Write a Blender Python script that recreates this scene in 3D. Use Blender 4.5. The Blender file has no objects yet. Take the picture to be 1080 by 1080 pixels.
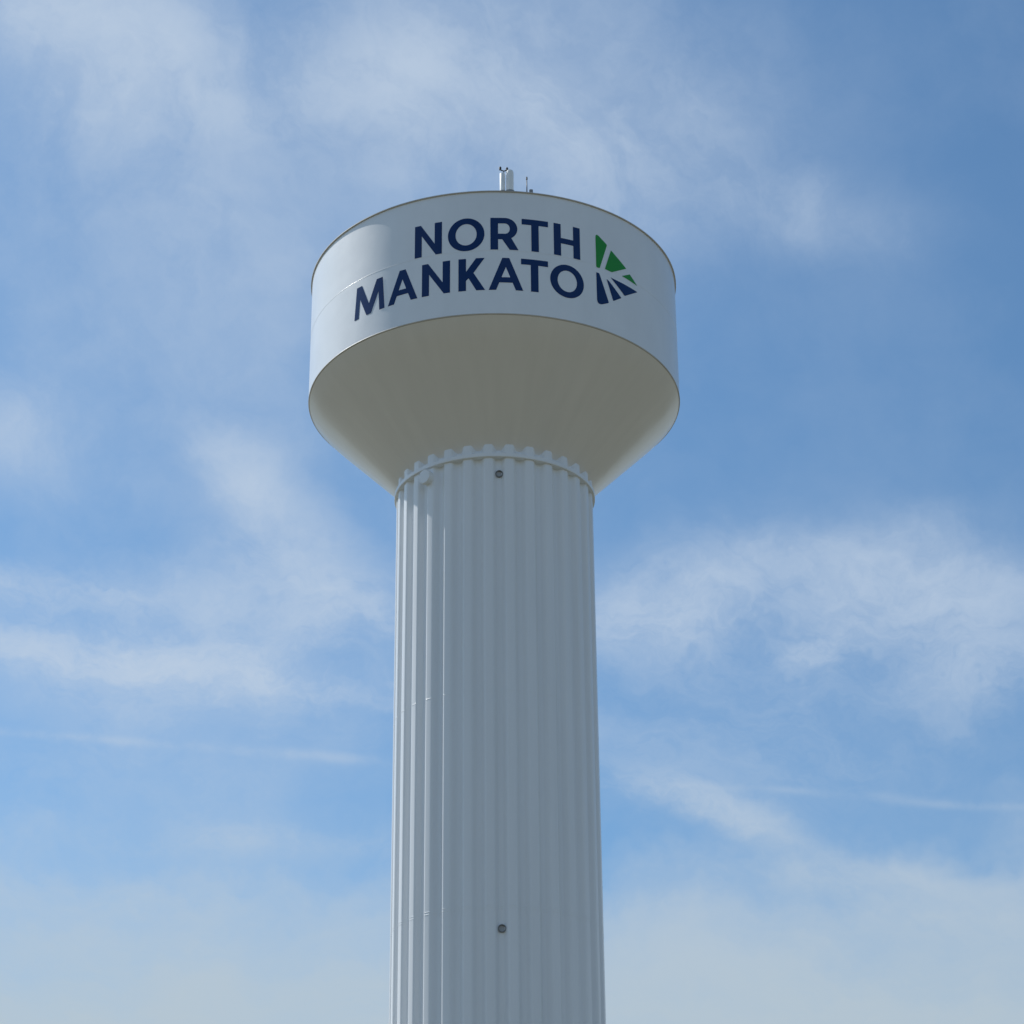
import bpy, bmesh, math, random
from math import sin, cos, pi, radians, atan2
from mathutils import Matrix, Vector

C = bpy.context.scene.collection
S = bpy.context.scene

# ------------------------------------------------------------------ camera
R = 8.5                      # tank radius in metres; heights below are worked out in multiples of R
EYE = 1.6
AXIS_Y = 11.26611 * R        # the tower's axis is this far in front of the camera
PITCH, YAW, ROLL = 0.45284866, 0.00804987, 0.00885999
cam_d = bpy.data.cameras.new("camera")
cam = bpy.data.objects.new("camera", cam_d); C.objects.link(cam)
cam_d.sensor_width = 36.0; cam_d.lens = 36.0 * 2500 / 1080
cam_d.clip_start = 0.1; cam_d.clip_end = 30000
fwd = Vector((sin(YAW) * cos(PITCH), cos(YAW) * cos(PITCH), sin(PITCH)))
r0 = Vector((cos(YAW), -sin(YAW), 0)); u0 = r0.cross(fwd)
rt = r0 * cos(ROLL) - u0 * sin(ROLL); up = r0 * sin(ROLL) + u0 * cos(ROLL)
M = Matrix(((rt.x, up.x, -fwd.x), (rt.y, up.y, -fwd.y), (rt.z, up.z, -fwd.z))).to_4x4()
M.translation = (0, 0, EYE); cam.matrix_world = M
S.camera = cam

# ------------------------------------------------------------------ light
SUN_AZ, SUN_EL = radians(-58.5), radians(46.8)     # azimuth from +Y towards +X: behind the tower, to the left
sun_dir = Vector((sin(SUN_AZ) * cos(SUN_EL), cos(SUN_AZ) * cos(SUN_EL), sin(SUN_EL)))
sd = bpy.data.lights.new("sun", 'SUN'); sd.energy = 3.5; sd.angle = radians(0.53); sd.color = (1.0, 0.975, 0.93)
so = bpy.data.objects.new("sun", sd); C.objects.link(so)
so.rotation_euler = sun_dir.to_track_quat('Z', 'Y').to_euler(); so.location = (-60, 60, 120)

S.view_settings.view_transform = 'Standard'; S.view_settings.look = 'None'
S.view_settings.exposure = 0.12; S.view_settings.gamma = 1.0; S.view_settings.use_curve_mapping = False

# ------------------------------------------------------------------ sky with thin cirrus (by direction, at infinity)
W = bpy.data.worlds.new("World"); S.world = W; W.use_nodes = True
nt = W.node_tree; nt.nodes.clear(); L = nt.links

def sock(x, inp):
    if isinstance(x, (int, float)): inp.default_value = x
    elif isinstance(x, (tuple, list)): inp.default_value = x
    else: L.new(x, inp)
def m_(op, a, b=0.0, c=0.0, clamp=False):
    n = nt.nodes.new("ShaderNodeMath"); n.operation = op; n.use_clamp = clamp
    sock(a, n.inputs[0]); sock(b, n.inputs[1]); sock(c, n.inputs[2]); return n.outputs[0]
def v_(op, a, b=(0, 0, 0), out=0):
    n = nt.nodes.new("ShaderNodeVectorMath"); n.operation = op
    sock(a, n.inputs[0]); sock(b, n.inputs[1]); return n.outputs[out]
def vs_(a, s):
    n = nt.nodes.new("ShaderNodeVectorMath"); n.operation = 'SCALE'; sock(a, n.inputs[0]); sock(s, n.inputs[3]); return n.outputs[0]
def comb(x, y, z=0.0):
    n = nt.nodes.new("ShaderNodeCombineXYZ"); sock(x, n.inputs[0]); sock(y, n.inputs[1]); sock(z, n.inputs[2]); return n.outputs[0]
def noise(vec, scale, detail, rough, dist=0.0, out=0):
    n = nt.nodes.new("ShaderNodeTexNoise"); n.noise_dimensions = '3D'; L.new(vec, n.inputs["Vector"])
    n.inputs["Scale"].default_value = scale; n.inputs["Detail"].default_value = detail
    n.inputs["Roughness"].default_value = rough; n.inputs["Distortion"].default_value = dist; return n.outputs[out]
def smooth(x, a, b, c=0.0, d=1.0):
    n = nt.nodes.new("ShaderNodeMapRange"); n.interpolation_type = 'SMOOTHSTEP'
    sock(x, n.inputs[0]); n.inputs[1].default_value = a; n.inputs[2].default_value = b
    n.inputs[3].default_value = c; n.inputs[4].default_value = d; return n.outputs[0]
def mixc(f, a, b):
    n = nt.nodes.new("ShaderNodeMix"); n.data_type = 'RGBA'
    sock(f, n.inputs[0]); sock(a, n.inputs[6]); sock(b, n.inputs[7]); return n.outputs[2]

sky = nt.nodes.new("ShaderNodeTexSky"); sky.sky_type = 'NISHITA'; sky.sun_disc = False
sky.sun_elevation = SUN_EL; sky.sun_rotation = SUN_AZ
sky.altitude = 300; sky.air_density = 1.0; sky.dust_density = 0.8; sky.ozone_density = 2.0
tc = nt.nodes.new("ShaderNodeTexCoord")
ray = tc.outputs["Generated"]
# the patch of sky to the north of the town, as tangent-plane coordinates about a fixed compass direction
E0, A0 = radians(25.95), radians(0.46)
nF = (sin(A0) * cos(E0), cos(A0) * cos(E0), sin(E0)); nR = (cos(A0), -sin(A0), 0.0)
nU = tuple(Vector(nR).cross(Vector(nF)))
d = m_('MAXIMUM', v_('DOT_PRODUCT', ray, nF, 1), 0.08)
U = m_('DIVIDE', v_('DOT_PRODUCT', ray, nR, 1), d); V = m_('DIVIDE', v_('DOT_PRODUCT', ray, nU, 1), d)
K = 2500.0 / 1080.0
uv = comb(m_('MULTIPLY', U, K), m_('MULTIPLY', V, K))        # 1 unit = 24.4 degrees of sky
w1 = v_('SUBTRACT', noise(uv, 3.0, 3, 0.55, 0, 1), (0.5, 0.5, 0.5))
w2 = v_('SUBTRACT', noise(uv, 11.0, 4, 0.6, 0, 1), (0.5, 0.5, 0.5))
uvw = v_('ADD', uv, v_('ADD', vs_(w1, 0.09), vs_(w2, 0.045)))
soft = v_('ADD', uv, vs_(w2, 0.012))
def blob(cx, cy, rx, ry, rot, amp, src=None):
    n = nt.nodes.new("ShaderNodeMapping"); n.vector_type = 'TEXTURE'; L.new(src or uvw, n.inputs[0])
    n.inputs[1].default_value = ((cx - 540) / 1080, (540 - cy) / 1080, 0)
    n.inputs[2].default_value = (0, 0, radians(-rot)); n.inputs[3].default_value = (rx / 1080, ry / 1080, 1000)
    r2 = v_('DOT_PRODUCT', n.outputs[0], n.outputs[0], 1)
    # need a 2D falloff: z is flattened by the huge z scale
    e = m_('POWER', 2.718, m_('MULTIPLY', r2, -2.2))
    return m_('MULTIPLY', e, amp)
blobs = [
    (110, 60, 220, 130, 24, .44), (205, 200, 90, 220, -14, .22), (20, 0, 190, 90, 0, .20), (180, 260, 420, 300, 0, .13),
    (460, 110, 200, 160, 20, .40), (610, 175, 160, 100, 24, .26), (540, 40, 300, 120, 0, .20), (520, 150, 330, 170, 8, .14),
    (840, 225, 170, 60, 14, .17), (720, 130, 190, 130, 0, .14), (300, 310, 80, 140, -20, .10),
    (10, 445, 130, 70, 25, .32), (268, 500, 90, 60, 40, .46), (325, 590, 150, 60, 40, .42), (390, 660, 130, 50, 8, .28),
    (200, 650, 330, 130, 4, .24),
    (50, 612, 200, 32, 4, .50), (70, 686, 250, 42, 4, .85), (280, 706, 200, 34, 8, .46), (150, 740, 260, 30, 3, .12),
    (250, 872, 250, 22, 3, .24), (130, 925, 330, 40, 0, .18),
    (705, 655, 120, 65, 0, .62), (830, 600, 210, 60, -6, .30), (1010, 630, 180, 70, 4, .36), (1065, 715, 150, 60, 0, .22),
    (870, 650, 320, 130, 2, .24), (760, 790, 420, 90, 3, .14), (150, 810, 380, 90, 3, .10), (870, 688, 62, 26, -10, .40), (950, 565, 140, 30, -8, .16),
    (765, 862, 110, 28, 20, .42), (690, 846, 90, 22, 5, .22), (960, 928, 240, 26, 3, .32), (1010, 960, 200, 30, 0, .2),
]
acc = None
for b in blobs:
    o = blob(*b); acc = o if acc is None else m_('ADD', acc, o)
# fine fibrous structure, drawn out along the wind: level low down, steeper and more curdled higher up
def fibres(rot, stretch, scale, off, warp):
    st = nt.nodes.new("ShaderNodeMapping"); st.vector_type = 'TEXTURE'
    L.new(v_('ADD', uv, v_('ADD', vs_(w1, warp), vs_(w2, warp * .45))), st.inputs[0])
    st.inputs[2].default_value = (0, 0, radians(rot)); st.inputs[3].default_value = (stretch, 1.0, 1.0)
    return noise(v_('ADD', st.outputs[0], off), scale, 12, 0.64, 0.0)
fib = fibres(-6, 4.0, 9.0, (0, 0, 0), .22)
fibs = fibres(-58, 2.6, 7.5, (3.1, 7.7, 0), .26)
fib2 = noise(v_('ADD', uvw, (3.7, 1.3, 0)), 4.2, 9, 0.58, 0.2)
lowp = smooth(m_('ADD', m_('MULTIPLY', V, K), m_('MULTIPLY', v_('DOT_PRODUCT', w1, (1, 0, 0), 1), .2)), .12, -.12)
grain = m_('ADD', m_('MULTIPLY', smooth(fib, .33, .67, .25, 1.55), lowp), m_('MULTIPLY', smooth(fibs, .33, .67, .55, 1.35), m_('SUBTRACT', 1.0, lowp)))
tex = m_('MULTIPLY', grain, smooth(fib2, .30, .70, .55, 1.40))
acc = m_('MULTIPLY', acc, tex)
veil = m_('MULTIPLY', smooth(noise(v_('ADD', uvw, (1.1, 5.2, 0)), 3.0, 9, 0.60), .38, .76), m_('ADD', .08, m_('MULTIPLY', smooth(m_('SUBTRACT', U, m_('MULTIPLY', V, .3)), .12, -.12), .15)))
acc = m_('ADD', acc, veil)
# two old condensation trails
for t in ((90, 774, 200, 7.0, 4.6, .17), (330, 797, 170, 8, 5, .18), (820, 836, 170, 6, 3.2, .11), (1010, 853, 150, 6.5, 4.5, .12)):
    acc = m_('ADD', acc, m_('MULTIPLY', blob(*t, src=soft), smooth(noise(soft, 14.0, 6, .6), .3, .65, .0, 1.3)))
front = smooth(v_('DOT_PRODUCT', ray, nF, 1), .55, .9)
acc = m_('MULTIPLY', acc, front)
sep = nt.nodes.new("ShaderNodeSeparateXYZ"); L.new(ray, sep.inputs[0]); elev = sep.outputs[2]
# the rest of the sky has the same sort of cloud
gen = m_('MULTIPLY', smooth(noise(ray, 3.0, 8, .58, .3), .42, .75), .3)
acc = m_('ADD', acc, m_('MULTIPLY', gen, m_('SUBTRACT', 1.0, front)))
# the bank of thin haze cloud low in the sky
low = m_('MULTIPLY', smooth(m_('ADD', elev, m_('MULTIPLY', v_('DOT_PRODUCT', v_('ADD', w1, w2), (0, 1, 0), 1), .06)), .325, .225), m_('MULTIPLY', smooth(fib, .30, .70, .72, 1.25), 1.0))
acc = m_('ADD', acc, low)
cov = m_('MULTIPLY', m_('SUBTRACT', 1.0, m_('POWER', 2.718, m_('MULTIPLY', acc, -1.9))), 1.0, clamp=True)
SKY_K = 1.0
skyc = vs_(sky.outputs[0], 0.10)
hsv = nt.nodes.new("ShaderNodeHueSaturation"); L.new(v_('MULTIPLY', skyc, (.79, 1.07, 1.17)), hsv.inputs["Color"])   # the camera's cool white balance
hsv.inputs["Hue"].default_value = .5; hsv.inputs["Saturation"].default_value = 1.0; hsv.inputs["Value"].default_value = SKY_K
cloud_c = mixc(smooth(elev, .22, .38), (.445, .52, .57, 1), (.475, .570, .695, 1))
final = mixc(cov, hsv.outputs[0], cloud_c)
bg = nt.nodes.new("ShaderNodeBackground"); L.new(vs_(final, 10.0), bg.inputs[0]); bg.inputs[1].default_value = 0.1
wo = nt.nodes.new("ShaderNodeOutputWorld"); L.new(bg.outputs[0], wo.inputs[0])

# ------------------------------------------------------------------ materials
def material(name, base, rough, spec=0.5, coat=0.0, metallic=0.0, var=0.0, streak=0.0, wave=0.0, radial=0.0):
    m = bpy.data.materials.new(name); m.use_nodes = True
    t = m.node_tree; p = t.nodes["Principled BSDF"]
    p.inputs["Base Color"].default_value = (*base, 1); p.inputs["Roughness"].default_value = rough
    p.inputs["Specular IOR Level"].default_value = spec; p.inputs["Metallic"].default_value = metallic
    p.inputs["Coat Weight"].default_value = coat; p.inputs["Coat Roughness"].default_value = 0.12
    co = t.nodes.new("ShaderNodeTexCoord")
    if var or streak:
        mp = t.nodes.new("ShaderNodeMapping"); t.links.new(co.outputs["Object"], mp.inputs[0])
        mp.inputs[3].default_value = (1, 1, 0.10 if streak else 1)
        n = t.nodes.new("ShaderNodeTexNoise"); t.links.new(mp.outputs[0], n.inputs["Vector"])
        n.inputs["Scale"].default_value = 1.1 if streak else .5; n.inputs["Detail"].default_value = 7; n.inputs["Roughness"].default_value = .62
        r = t.nodes.new("ShaderNodeMapRange"); t.links.new(n.outputs[0], r.inputs[0])
        r.inputs[1].default_value = .3; r.inputs[2].default_value = .7; k = max(var, streak)
        r.inputs[3].default_value = 1 - k; r.inputs[4].default_value = 1 + k * .35
        mx = t.nodes.new("ShaderNodeVectorMath"); mx.operation = 'SCALE'; mx.inputs[0].default_value = base
        t.links.new(r.outputs[0], mx.inputs[3]); t.links.new(mx.outputs[0], p.inputs["Base Color"])
        r2 = t.nodes.new("ShaderNodeMapRange"); t.links.new(n.outputs[0], r2.inputs[0])
        r2.inputs[1].default_value = .3; r2.inputs[2].default_value = .7
        r2.inputs[3].default_value = rough * .96; r2.inputs[4].default_value = rough * 1.05
        t.links.new(r2.outputs[0], p.inputs["Roughness"])
    if radial:            # faint run-off streaks that fan out from the column
        sx = t.nodes.new("ShaderNodeVectorMath"); sx.operation = 'MULTIPLY'; sx.inputs[1].default_value = (1, 1, 0); t.links.new(co.outputs["Object"], sx.inputs[0])
        nn = t.nodes.new("ShaderNodeVectorMath"); nn.operation = 'NORMALIZE'; t.links.new(sx.outputs[0], nn.inputs[0])
        zz = t.nodes.new("ShaderNodeVectorMath"); zz.operation = 'MULTIPLY'; zz.inputs[1].default_value = (0, 0, .035); t.links.new(co.outputs["Object"], zz.inputs[0])
        ad = t.nodes.new("ShaderNodeVectorMath"); ad.operation = 'ADD'; t.links.new(nn.outputs[0], ad.inputs[0]); t.links.new(zz.outputs[0], ad.inputs[1])
        n3 = t.nodes.new("ShaderNodeTexNoise"); t.links.new(ad.outputs[0], n3.inputs["Vector"])
        n3.inputs["Scale"].default_value = 9.0; n3.inputs["Detail"].default_value = 6; n3.inputs["Roughness"].default_value = .6
        r3 = t.nodes.new("ShaderNodeMapRange"); t.links.new(n3.outputs[0], r3.inputs[0]); r3.inputs[1].default_value = .3; r3.inputs[2].default_value = .7
        r3.inputs[3].default_value = 1 - radial; r3.inputs[4].default_value = 1 + radial * .4
        m3 = t.nodes.new("ShaderNodeVectorMath"); m3.operation = 'SCALE'; t.links.new(r3.outputs[0], m3.inputs[3])
        if p.inputs["Base Color"].is_linked: t.links.new(p.inputs["Base Color"].links[0].from_socket, m3.inputs[0])
        else: m3.inputs[0].default_value = base
        t.links.new(m3.outputs[0], p.inputs["Base Color"])
    if wave:
        n2 = t.nodes.new("ShaderNodeTexNoise"); t.links.new(co.outputs["Object"], n2.inputs["Vector"])
        n2.inputs["Scale"].default_value = .45; n2.inputs["Detail"].default_value = 2
        b = t.nodes.new("ShaderNodeBump"); b.inputs["Strength"].default_value = 1.0; b.inputs["Distance"].default_value = wave
        t.links.new(n2.outputs[0], b.inputs["Height"]); t.links.new(b.outputs[0], p.inputs["Normal"])
    return m
WHITE = (.83, .855, .88)
m_tank = material("white_tank_paint", WHITE, .32, .5, .25, var=.03, wave=.02, radial=.025)
m_shaft = material("white_shaft_paint", WHITE, .34, .5, .2, streak=.04, wave=.006)
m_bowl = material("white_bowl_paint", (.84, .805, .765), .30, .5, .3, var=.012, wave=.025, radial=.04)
m_rim = material("warm_grey_rim_paint", (.58, .555, .52), .5, var=.2)  # mottled warm grey, darker than the tank paint; rim and drip band
m_navy = material("navy_paint", (.008, .034, .130), .20, .22, var=.05)
m_green = material("green_paint", (.03, .29, .05), .20, .22, var=.05)
m_dark = material("dark_metal", (.05, .052, .056), .5, var=.1)
m_grey = material("grey_metal", (.22, .23, .24), .5, var=.1)
m_hole = material("dark_opening", (.44, .45, .465), .6, var=.1)
m_ant = material("white_radome", (.88, .89, .88), .6, var=.04)
m_conc = material("concrete", (.36, .35, .33), .85, var=.2)

def ground_material():
    m = bpy.data.materials.new("dry_grass_ground"); m.use_nodes = True
    t = m.node_tree; p = t.nodes["Principled BSDF"]; p.inputs["Roughness"].default_value = .95
    p.inputs["Specular IOR Level"].default_value = .1
    co = t.nodes.new("ShaderNodeTexCoord")
    def nz(s, d):
        n = t.nodes.new("ShaderNodeTexNoise"); t.links.new(co.outputs["Object"], n.inputs["Vector"])
        n.inputs["Scale"].default_value = s; n.inputs["Detail"].default_value = d; return n.outputs[0]
    def mix(f, a, b):
        n = t.nodes.new("ShaderNodeMix"); n.data_type = 'RGBA'
        t.links.new(f, n.inputs[0])
        for k, x in ((6, a), (7, b)):
            if isinstance(x, tuple): n.inputs[k].default_value = x
            else: t.links.new(x, n.inputs[k])
        return n.outputs[2]
    def ramp(x, a, b):
        n = t.nodes.new("ShaderNodeMapRange"); t.links.new(x, n.inputs[0]); n.inputs[1].default_value = a; n.inputs[2].default_value = b; return n.outputs[0]
    c1 = mix(ramp(nz(.02, 6), .4, .6), (.142, .128, .083, 1), (.098, .104, .057, 1))
    c2 = mix(ramp(nz(3.0, 6), .35, .7), c1, (.172, .156, .116, 1))
    t.links.new(c2, p.inputs["Base Color"])
    return m

# ------------------------------------------------------------------ helpers
def link(name, bm, mats, parent=None, smooth=True):
    me = bpy.data.meshes.new(name); bm.to_mesh(me); bm.free()
    for mm in (mats if isinstance(mats, list) else [mats]): me.materials.append(mm)
    if smooth:
        for p in me.polygons: p.use_smooth = True
    o = bpy.data.objects.new(name, me); C.objects.link(o)
    if parent is not None: o.parent = parent
    return o
def tag(o, label, cat=None, group=None, kind=None):
    o["label"] = label
    if cat: o["category"] = cat
    if group: o["group"] = group
    if kind: o["kind"] = kind
def lathe(bm, prof, seg=256, close=False):
    """prof = [(r, z)], rings about the local z axis; faces look outwards when z falls along prof"""
    rings = []
    for (r, z) in prof:
        rings.append([bm.verts.new((r * sin(2 * pi * k / seg), -r * cos(2 * pi * k / seg), z)) for k in range(seg)])
    pairs = list(zip(rings, rings[1:])) + ([(rings[-1], rings[0])] if close else [])
    for a, b in pairs:
        for k in range(seg):
            bm.faces.new((a[k], b[k], b[(k + 1) % seg], a[(k + 1) % seg]))
    return rings
def cap(bm, ring, flip=False):
    bm.faces.new(list(reversed(ring)) if flip else ring)
def rod(bm, a, b, r1, r2=None, seg=20, caps=True):
    a, b = Vector(a), Vector(b); r2 = r1 if r2 is None else r2
    q = (b - a).to_track_quat('Z', 'Y'); ra, rb = [], []
    for k in range(seg):
        e = Vector((cos(2 * pi * k / seg), sin(2 * pi * k / seg), 0))
        ra.append(bm.verts.new(a + q @ (e * r1))); rb.append(bm.verts.new(b + q @ (e * r2)))
    for k in range(seg):
        bm.faces.new((ra[k], ra[(k + 1) % seg], rb[(k + 1) % seg], rb[k]))
    if caps: bm.faces.new(list(reversed(ra))); bm.faces.new(rb)
def ball(bm, c, r, sz=1.0):
    g = bmesh.ops.create_uvsphere(bm, u_segments=16, v_segments=10, radius=r)
    for v in g['verts']: v.co = Vector((v.co.x, v.co.y, v.co.z * sz)) + Vector(c)
def sharp(o, deg=35):
    bm = bmesh.new(); bm.from_mesh(o.data)
    for e in bm.edges:
        if len(e.link_faces) == 2 and e.calc_face_angle(0) > radians(deg): e.smooth = False
    bm.to_mesh(o.data); bm.free()

# ------------------------------------------------------------------ ground
bm = bmesh.new()
rings = [[bm.verts.new((r * cos(2 * pi * k / 64), r * sin(2 * pi * k / 64) + 90, 0)) for k in range(64)] for r in (60, 400, 2500, 9000)]
bm.faces.new(rings[0])
for a, b in zip(rings, rings[1:]):
    for k in range(64): bm.faces.new((a[k], b[k], b[(k + 1) % 64], a[(k + 1) % 64]))
g = link("ground", bm, ground_material(), smooth=False); tag(g, "dry grass ground around the tower", kind="structure")

# ------------------------------------------------------------------ water tower
tower = bpy.data.objects.new("water_tower", None); C.objects.link(tower)
tower.location = (0, AXIS_Y, 0)
tag(tower, "white steel water tower with fluted column and navy town name on its round tank", "water tower")
Z = lambda zr: EYE + R * zr                      # height above ground of a level given in multiples of R
ZT, ZB = Z(6.828), Z(6.106)
RO, RV = .5192 * R, .4940 * R                    # column radius at the ridges and in the valleys
SLOPE = (5.989 - 5.62) / (.891 - .5224)
cone_z = lambda r: Z(5.62) + (r - .5224 * R) * SLOPE

# wall of the tank
bm = bmesh.new()
lathe(bm, [(R, ZT + .03), (R, (ZT + ZB) / 2), (R, ZB)], 320)
tank = link("tank", bm, m_tank, tower)
# weld beads that show where the sun rakes the wall
bm = bmesh.new()
def bead(z, r, h=.022, dpt=.006):
    lathe(bm, [(r - .01, z + h), (r + dpt * .7, z + h * .5), (r + dpt, z), (r + dpt * .7, z - h * .5), (r - .01, z - h)], 320)
bead(Z(6.106 + .372), R)
for k in range(10):
    ph = -1.085 + k * 2 * pi / 10
    for za, zc, off in ((Z(6.106 + .372) + .03, ZT - .12, 0), (ZB + .1, Z(6.106 + .372) - .03, .31)):
        p0 = ph + off; w = .0022
        prev = None
        for z in (za, zc):
            row = [bm.verts.new((rr * sin(p0 + dp), -rr * cos(p0 + dp), z)) for dp, rr in ((-w, R - .004), (0, R + .002), (w, R - .004))]
            if prev:
                for i in range(2): bm.faces.new((prev[i], prev[i + 1], row[i + 1], row[i]))
            prev = row
link("weld_seam", bm, m_tank, tank)
# overhanging roof edge
bm = bmesh.new()
lathe(bm, [(R - .02, ZT + .015), (R + .055, ZT + .015), (R + .065, ZT + .025), (R + .065, ZT + .06), (R + .05, ZT + .07), (R - .02, ZT + .07)][::-1], 320, close=True)
rim = link("rim", bm, m_rim, tower); sharp(rim)
# shallow dome roof
bm = bmesh.new()
prof = []
roof_z = lambda r: ZT + .07 + 1.5 * (1 - (r / (R + .05)) ** 2)
for i in range(13):
    r = (R + .045) * i / 12
    prof.append((max(r, .02), roof_z(r)))
rr = lathe(bm, prof, 160); cap(bm, rr[0], True)
link("roof", bm, m_tank, tower)
# conical underside with its tight knuckle
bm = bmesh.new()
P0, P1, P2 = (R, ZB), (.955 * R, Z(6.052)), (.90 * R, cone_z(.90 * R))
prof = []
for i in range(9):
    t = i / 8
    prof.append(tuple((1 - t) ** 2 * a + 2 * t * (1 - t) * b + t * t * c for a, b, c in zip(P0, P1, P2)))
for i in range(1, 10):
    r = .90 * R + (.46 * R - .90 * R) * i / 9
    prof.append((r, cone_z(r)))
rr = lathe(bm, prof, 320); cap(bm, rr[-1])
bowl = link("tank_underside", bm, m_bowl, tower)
# drip band along the join
bm = bmesh.new()
lathe(bm, [(R - .03, ZB + .012), (R + .004, ZB + .010), (R + .010, ZB - .008), (R + .002, ZB - .03), (R - .06, ZB - .06)], 320, close=True)
db = link("drip_band", bm, m_rim, tower); sharp(db)

# fluted column
NF, PH0 = 30, radians(-3.5)
half_top, half_foot = radians(2.35), radians(4.5)
def flute(a):
    """radius at angle a (from the side facing the camera)"""
    x = abs(((a - PH0) / (2 * pi / NF) + .5) % 1 - .5) * 2 * pi / NF
    if x <= half_top: t = 1.0
    elif x >= half_foot: t = 0.0
    else:
        t = 1 - (x - half_top) / (half_foot - half_top)
    return RV + (RO - RV) * t - .0003 * R * (min(x, half_top) / half_top) ** 2 * (1 if t else 0)
angs = []
for k in range(NF):
    c = PH0 + k * 2 * pi / NF; h = pi / NF
    angs += [c - h + 2 * h * i / 44 for i in range(44)]
def flr(a):                       # rounded bends
    return sum(flute(a + .0021 * k) for k in range(-6, 7)) / 13
def flute_rows(bm, levels, off=0.0):
    rows = []
    for zf in levels:
        row = []
        for a in angs:
            r = flr(a) + off
            z = zf(r) if callable(zf) else zf
            row.append(bm.verts.new((r * sin(a), -r * cos(a), z)))
        rows.append(row)
    n = len(angs)
    for A, B in zip(rows, rows[1:]):
        for k in range(n): bm.faces.new((A[k], B[k], B[(k + 1) % n], A[(k + 1) % n]))
    return rows
bm = bmesh.new()
flute_rows(bm, [lambda r: cone_z(r) + .03, Z(5.40), Z(4.27), Z(3.19), Z(1.5), .35])
column = link("column", bm, m_shaft, tower)
column["label"] = "white fluted steel column"
# weld lines round the column (they follow the flutes)
for zs_ in (Z(4.269), Z(3.192), Z(3.180)):
    bm = bmesh.new()
    rows = []
    for dz, off in ((.028, -.004), (.012, .006), (-.012, .006), (-.028, -.004)):
        rows.append([bm.verts.new(((flr(a) + off) * sin(a), -(flr(a) + off) * cos(a), zs_ + dz)) for a in angs])
    n = len(angs)
    for A, B in zip(rows, rows[1:]):
        for k in range(n): bm.faces.new((A[k], B[k], B[(k + 1) % n], A[(k + 1) % n]))
    link("weld_seam", bm, m_shaft, column)
# stiffening collar below the tank
bm = bmesh.new()
lathe(bm, [(RV - .05, Z(5.562)), (RO + .085, Z(5.562)), (RO + .10, Z(5.560)), (RO + .10, Z(5.5425)), (RO + .085, Z(5.540)), (RV - .05, Z(5.539))], 256, close=True)
col = link("collar", bm, m_shaft, tower); sharp(col)
# footing
bm = bmesh.new()
rr = lathe(bm, [(RO + .6, .36), (RO + .66, .30), (RO + .66, -.4)], 96); cap(bm, rr[0], True)
link("footing", bm, m_conc, tower)

# round vents in a valley of the column
def on_column(ph, z, r):
    return Vector((r * sin(ph), -r * cos(ph), z)), Vector((sin(ph), -cos(ph), 0))
for ph, zz in ((.0465, Z(5.4555)), (.0465, Z(3.0845))):
    c, nrm = on_column(ph, zz, RV - .04)
    q = nrm.to_track_quat('Z', 'Y')
    def tube(prof, seg=28):
        b = bmesh.new()
        rings = [[b.verts.new(c + q @ Vector((r * cos(2 * pi * k / seg), r * sin(2 * pi * k / seg), h))) for k in range(seg)] for r, h in prof]
        for A, B in zip(rings, rings[1:]):
            for k in range(seg): b.faces.new((A[k], A[(k + 1) % seg], B[(k + 1) % seg], B[k]))
        return b, rings
    b, rg = tube([(.165, 0), (.165, .13), (.155, .14), (.132, .14), (.127, .055)])
    v = link("vent", b, m_grey, tower); sharp(v)
    b, rg = tube([(.130, .055), (.12, .06)]); b.faces.new(rg[-1])
    link("vent_opening", b, m_hole, v, smooth=False)
# round port cover on a ridge just under the collar
c, nrm = on_column(-.722, Z(5.487), RO - .03); q = nrm.to_track_quat('Z', 'Y')
bm = bmesh.new(); seg = 40
rings = [[bm.verts.new(c + q @ Vector((r * cos(2 * pi * k / seg), r * sin(2 * pi * k / seg), h))) for k in range(seg)]
         for r, h in ((.33, -.25), (.33, .27), (.32, .285), (.27, .29))]
for A, B in zip(rings, rings[1:]):
    for k in range(seg): bm.faces.new((A[k], A[(k + 1) % seg], B[(k + 1) % seg], B[k]))
bm.faces.new(rings[-1])
pc = link("port_cover", bm, m_shaft, tower); sharp(pc)
bm = bmesh.new()
for k in range(8):
    a = 2 * pi * k / 8 + .2
    p = c + q @ Vector((.295 * cos(a), .295 * sin(a), .28))
    rod(bm, p, p + nrm * .035, .018, seg=8)
link("bolt", bm, m_shaft, pc, smooth=False)["kind"] = "stuff"

# ------------------------------------------------------------------ lettering and emblem, painted on the wall
def flat_shapes(shapes):
    """shapes = list of closed outlines (holes included) -> filled flat mesh as bmesh, x = angle, y = height over the tank's foot (both in R)"""
    cu = bpy.data.curves.new("outline", 'CURVE'); cu.dimensions = '2D'; cu.fill_mode = 'BOTH'
    for pts in shapes:
        sp = cu.splines.new('POLY'); sp.points.add(len(pts) - 1)
        for p, (x, y) in zip(sp.points, pts): p.co = (x * 10, y * 10, 0, 1)
        sp.use_cyclic_u = True
    o = bpy.data.objects.new("outline", cu); C.objects.link(o)
    dg = bpy.context.evaluated_depsgraph_get(); dg.update()
    me = bpy.data.meshes.new_from_object(o.evaluated_get(dg))
    b = bmesh.new(); b.from_mesh(me)
    bpy.data.objects.remove(o); bpy.data.curves.remove(cu); bpy.data.meshes.remove(me)
    for v in b.verts: v.co.x /= 10; v.co.y /= 10
    return b
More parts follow.
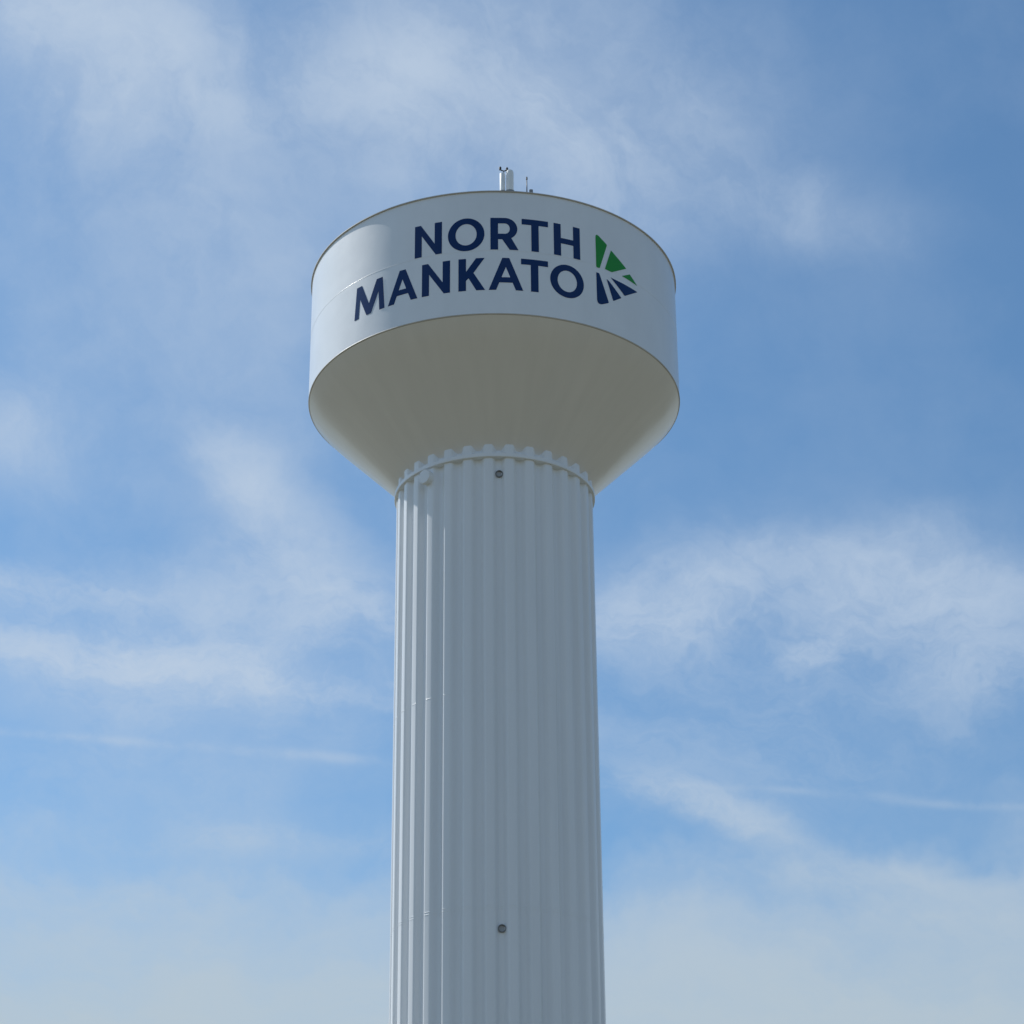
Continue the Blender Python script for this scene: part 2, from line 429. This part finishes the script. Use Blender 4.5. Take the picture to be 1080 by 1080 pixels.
def wrap(b, off=.009):
    xs = [v.co.x for v in b.verts]; x = min(xs) + .0143
    while x < max(xs):
        bmesh.ops.bisect_plane(b, geom=b.verts[:] + b.edges[:] + b.faces[:], plane_co=(x, 0, 0), plane_no=(1, 0, 0))
        x += .0143
    for v in b.verts:
        s, h = v.co.x, v.co.y
        v.co = Vector(((R + off) * sin(s), -(R + off) * cos(s), ZB + R * h))
    bmesh.ops.recalc_face_normals(b, faces=b.faces[:])
    for f in b.faces:
        cc = f.calc_center_median()
        if f.normal.x * cc.x + f.normal.y * cc.y < 0: f.normal_flip()
def ell(cx, cy, rx, ry, n=56, sup=2.0):
    out = []
    for k in range(n):
        a = 2 * pi * k / n; ca, sa = cos(a), sin(a)
        out.append((cx + rx * math.copysign(abs(ca) ** (2 / sup), ca), cy + ry * math.copysign(abs(sa) ** (2 / sup), sa)))
    return out
def let_N(l, r, y0, y1, s=.039):
    return [[(l, y0), (l, y1), (l + .033, y1), (r - s, y0 + .066), (r - s, y1), (r, y1), (r, y0), (r - .033, y0), (l + s, y1 - .066), (l + s, y0)]]
def let_O(cx, cy, rx, ry, s=.040, t=.0345):
    return [ell(cx, cy, rx, ry), ell(cx, cy, rx - s, ry - t)]
def let_T(l, r, y0, y1, sl, sr, t=.0335):
    return [[(l, y1), (r, y1), (r, y1 - t), (sr, y1 - t), (sr, y0), (sl, y0), (sl, y1 - t), (l, y1 - t)]]
def let_A(c, hb, ht, y0, y1, w, z0, z1):
    k = (hb - ht) / (y1 - y0); inn = lambda z: hb - w - k * (z - y0)
    za = y0 + (hb - w) / k
    return [[(c - hb, y0), (c - ht, y1), (c + ht, y1), (c + hb, y0), (c + hb - w, y0), (c + inn(z0), z0), (c - inn(z0), z0), (c - hb + w, y0)],
            [(c - inn(z1), z1), (c + inn(z1), z1), (c, za)]]
def let_H(l, r, y0, y1, s, z0, z1):
    return [[(l, y0), (l, y1), (l + s, y1), (l + s, z1), (r - s, z1), (r - s, y1), (r, y1), (r, y0), (r - s, y0), (r - s, z0), (l + s, z0), (l + s, y0)]]
def let_M(c, y0, y1):
    h = [(.105, y0), (.0905, y1), (.0515, y1)]
    left = [(c - x, y) for x, y in h]; right = [(c + x, y) for x, y in reversed(h)]
    return [left + [(c, y0 + .064)] + right + [(c + .0715, y0), (c + .0645, y0 + .113), (c + .016, y0), (c - .016, y0), (c - .0645, y0 + .113), (c - .0715, y0)]]
def let_K(l, y0, y1):
    s = l + .039
    return [[(l, y0), (l, y1), (s, y1), (s, y0 + .112), (l + .090, y1), (l + .134, y1), (l + .077, y0 + .103), (l + .136, y0), (l + .091, y0), (l + .052, y0 + .073), (s, y0 + .059), (s, y0)]]
def let_R(l, y0, y1):
    cx, cz = l + .075, y1 - .0645; rx, ry = .063, .0645
    arc = [(cx + rx * sin(a), cz + ry * cos(a)) for a in [i * pi / 24 for i in range(1, 21)]]
    inner = [(cx + (rx - .039) * sin(a), cz + (ry - .0335) * cos(a)) for a in [i * pi / 16 for i in range(17)]]
    return [[(l, y0), (l, y1), (cx, y1)] + arc + [(l + .143, y0), (l + .098, y0), (l + .060, cz - ry), (l + .039, cz - ry), (l + .039, y0)],
            [(l + .039, cz + ry - .0335)] + inner + [(l + .039, cz - ry + .0335)]]
y0, y1 = .3755, .5665
north = let_N(-.415, -.2665, y0, y1) + let_O(-.140, .471, .0945, .0985) + let_R(-.015, y0, y1) + let_T(.1455, .2845, y0, y1, .195, .234) + let_H(.3145, .4615, y0, y1, .039, .4505, .4830)
b = flat_shapes(north); wrap(b)
o = link("lettering", b, m_navy, tank, smooth=False); o["label"] = "navy block letters NORTH"
y0, y1 = .1365, .3265
mank = let_M(-.697, y0, y1) + let_A(-.484, .0865, .0175, y0, y1, .0375, .1805, .2115) + let_N(-.373, -.2225, y0, y1) + let_K(-.179, y0, y1) \
    + let_A(.0625, .0875, .0175, y0, y1, .0375, .1805, .2115) + let_T(.140, .281, y0, y1, .190, .2295) + let_O(.385, .2290, .0935, .0975)
b = flat_shapes(mank); wrap(b)
o = link("lettering", b, m_navy, tank, smooth=False); o["label"] = "navy block letters MANKATO"

def rounded(pts, rad):
    """corner radius per point"""
    out = []; n = len(pts)
    for i, (p, r) in enumerate(zip(pts, rad)):
        p = Vector(p); a = Vector(pts[i - 1]); c2 = Vector(pts[(i + 1) % n])
        if r <= 0: out.append(tuple(p)); continue
        A = p + (a - p).normalized() * r; B = p + (c2 - p).normalized() * r
        for k in range(9):
            t = k / 8; q2 = (1 - t) ** 2 * A + 2 * t * (1 - t) * p + t * t * B; out.append(tuple(q2))
    return out
green = [rounded([(.5565, .362), (.5565, .572), (.630, .521), (.578, .362)], [.006, .030, .006, .006]),
         rounded([(.6555, .498), (.762, .4285), (.657, .3655), (.611, .369)], [.003, .003, .008, .004]),
         rounded([(.727, .3705), (.788, .4050), (.845, .3610)], [.003, .003, .003])]
navy = [rounded([(.5555, .330), (.574, .3315), (.632, .1720), (.556, .1330)], [.003, .006, .008, .042]),
        rounded([(.6205, .312), (.636, .305), (.719, .2335), (.661, .1940)], [.002, .002, .004, .004]),
        rounded([(.647, .3310), (.667, .3290), (.846, .3225), (.744, .2565)], [.002, .003, .004, .004])]
b = flat_shapes(green); wrap(b)
ng = len(b.faces)
b2 = flat_shapes(navy); wrap(b2)
tmp = bpy.data.meshes.new("tmp"); b2.to_mesh(tmp); b2.free(); b.from_mesh(tmp); bpy.data.meshes.remove(tmp)
for i, f in enumerate(b.faces): f.material_index = 0 if i < ng else 1
o = link("emblem", b, [m_green, m_navy], tank, smooth=False); o["label"] = "green and navy fan-shaped emblem"

# ------------------------------------------------------------------ gear on the roof
def roof_point(s, r):
    return Vector((r * sin(s), AXIS_Y - r * cos(s), roof_z(r)))
def antenna(s, r, top, rad, taper, label):
    p = roof_point(s, r); h = top - p.z
    t = bpy.data.objects.new("antenna", None); C.objects.link(t); t.location = p
    tag(t, label, "antenna", "antennas on the tank roof")
    b = bmesh.new(); rod(b, (0, 0, -.04), (0, 0, .05), rad * 1.35, seg=28); link("base_plate", b, m_grey, t, smooth=False)
    b = bmesh.new()
    rg = lathe(b, [(.01, h), (rad * .45, h - .005), (rad * .8, h - taper * .35), (rad, h - taper), (rad, .04)][::1], 32); cap(b, rg[0], True)
    link("radome", b, m_ant, t)
    return t, p, h
ta, pa, ha = antenna(.0505, .962 * R, Z(6.972), .118, .03, "slimmer white antenna tube carrying the dark twin lamps on the tank roof")
tb, pb, hb = antenna(.0905, .962 * R, Z(6.993), .168, .14, "thicker white antenna tube with rounded top on the tank roof")
# twin obstruction lights on top of the slim one
t = bpy.data.objects.new("obstruction_light", None); C.objects.link(t); t.location = pa + Vector((.06, 0, ha))
tag(t, "dark twin warning lamp on a short yoke above the slimmer antenna", "light")
b = bmesh.new(); rod(b, (0, 0, -.03), (0, 0, .12), .022, seg=12); link("stem", b, m_grey, t)
b = bmesh.new()
pts = [(-.15, 0, .22), (-.10, 0, .15), (0, 0, .115), (.10, 0, .14), (.14, 0, .20)]
for p, q2 in zip(pts, pts[1:]): rod(b, p, q2, .028, seg=10)
link("yoke", b, m_dark, t)
for x, z in ((-.155, .275), (.145, .235)):
    b = bmesh.new(); ball(b, (x, 0, z), .058, 1.35); rod(b, (x, 0, z - .10), (x, 0, z - .03), .048, seg=12)
    link("lamp", b, m_dark, t)
# whip aerial and the little box beside it
p = roof_point(.183, .962 * R); h = Z(6.958) - p.z
t = bpy.data.objects.new("whip_aerial", None); C.objects.link(t); t.location = p
tag(t, "thin dark whip aerial standing right of the antenna tubes", "aerial")
b = bmesh.new(); rod(b, (0, 0, -.03), (0, 0, h - .12), .026, .020, seg=10); link("mast", b, m_dark, t)
b = bmesh.new(); rod(b, (0, 0, h - .13), (0, 0, h), .040, .032, seg=12); link("tip", b, m_dark, t, smooth=False)
p = roof_point(.203, .975 * R)
b = bmesh.new(); bmesh.ops.create_cube(b, size=1)
for v in b.verts: v.co = Vector((v.co.x * .16, v.co.y * .16, v.co.z * .24 + .09))
bmesh.ops.bevel(b, geom=b.edges[:], offset=.02, segments=2, affect='EDGES')
o = link("equipment_box", b, m_grey, None, smooth=False); o.location = p
tag(o, "tiny grey equipment box beside the whip aerial on the roof edge", "box")
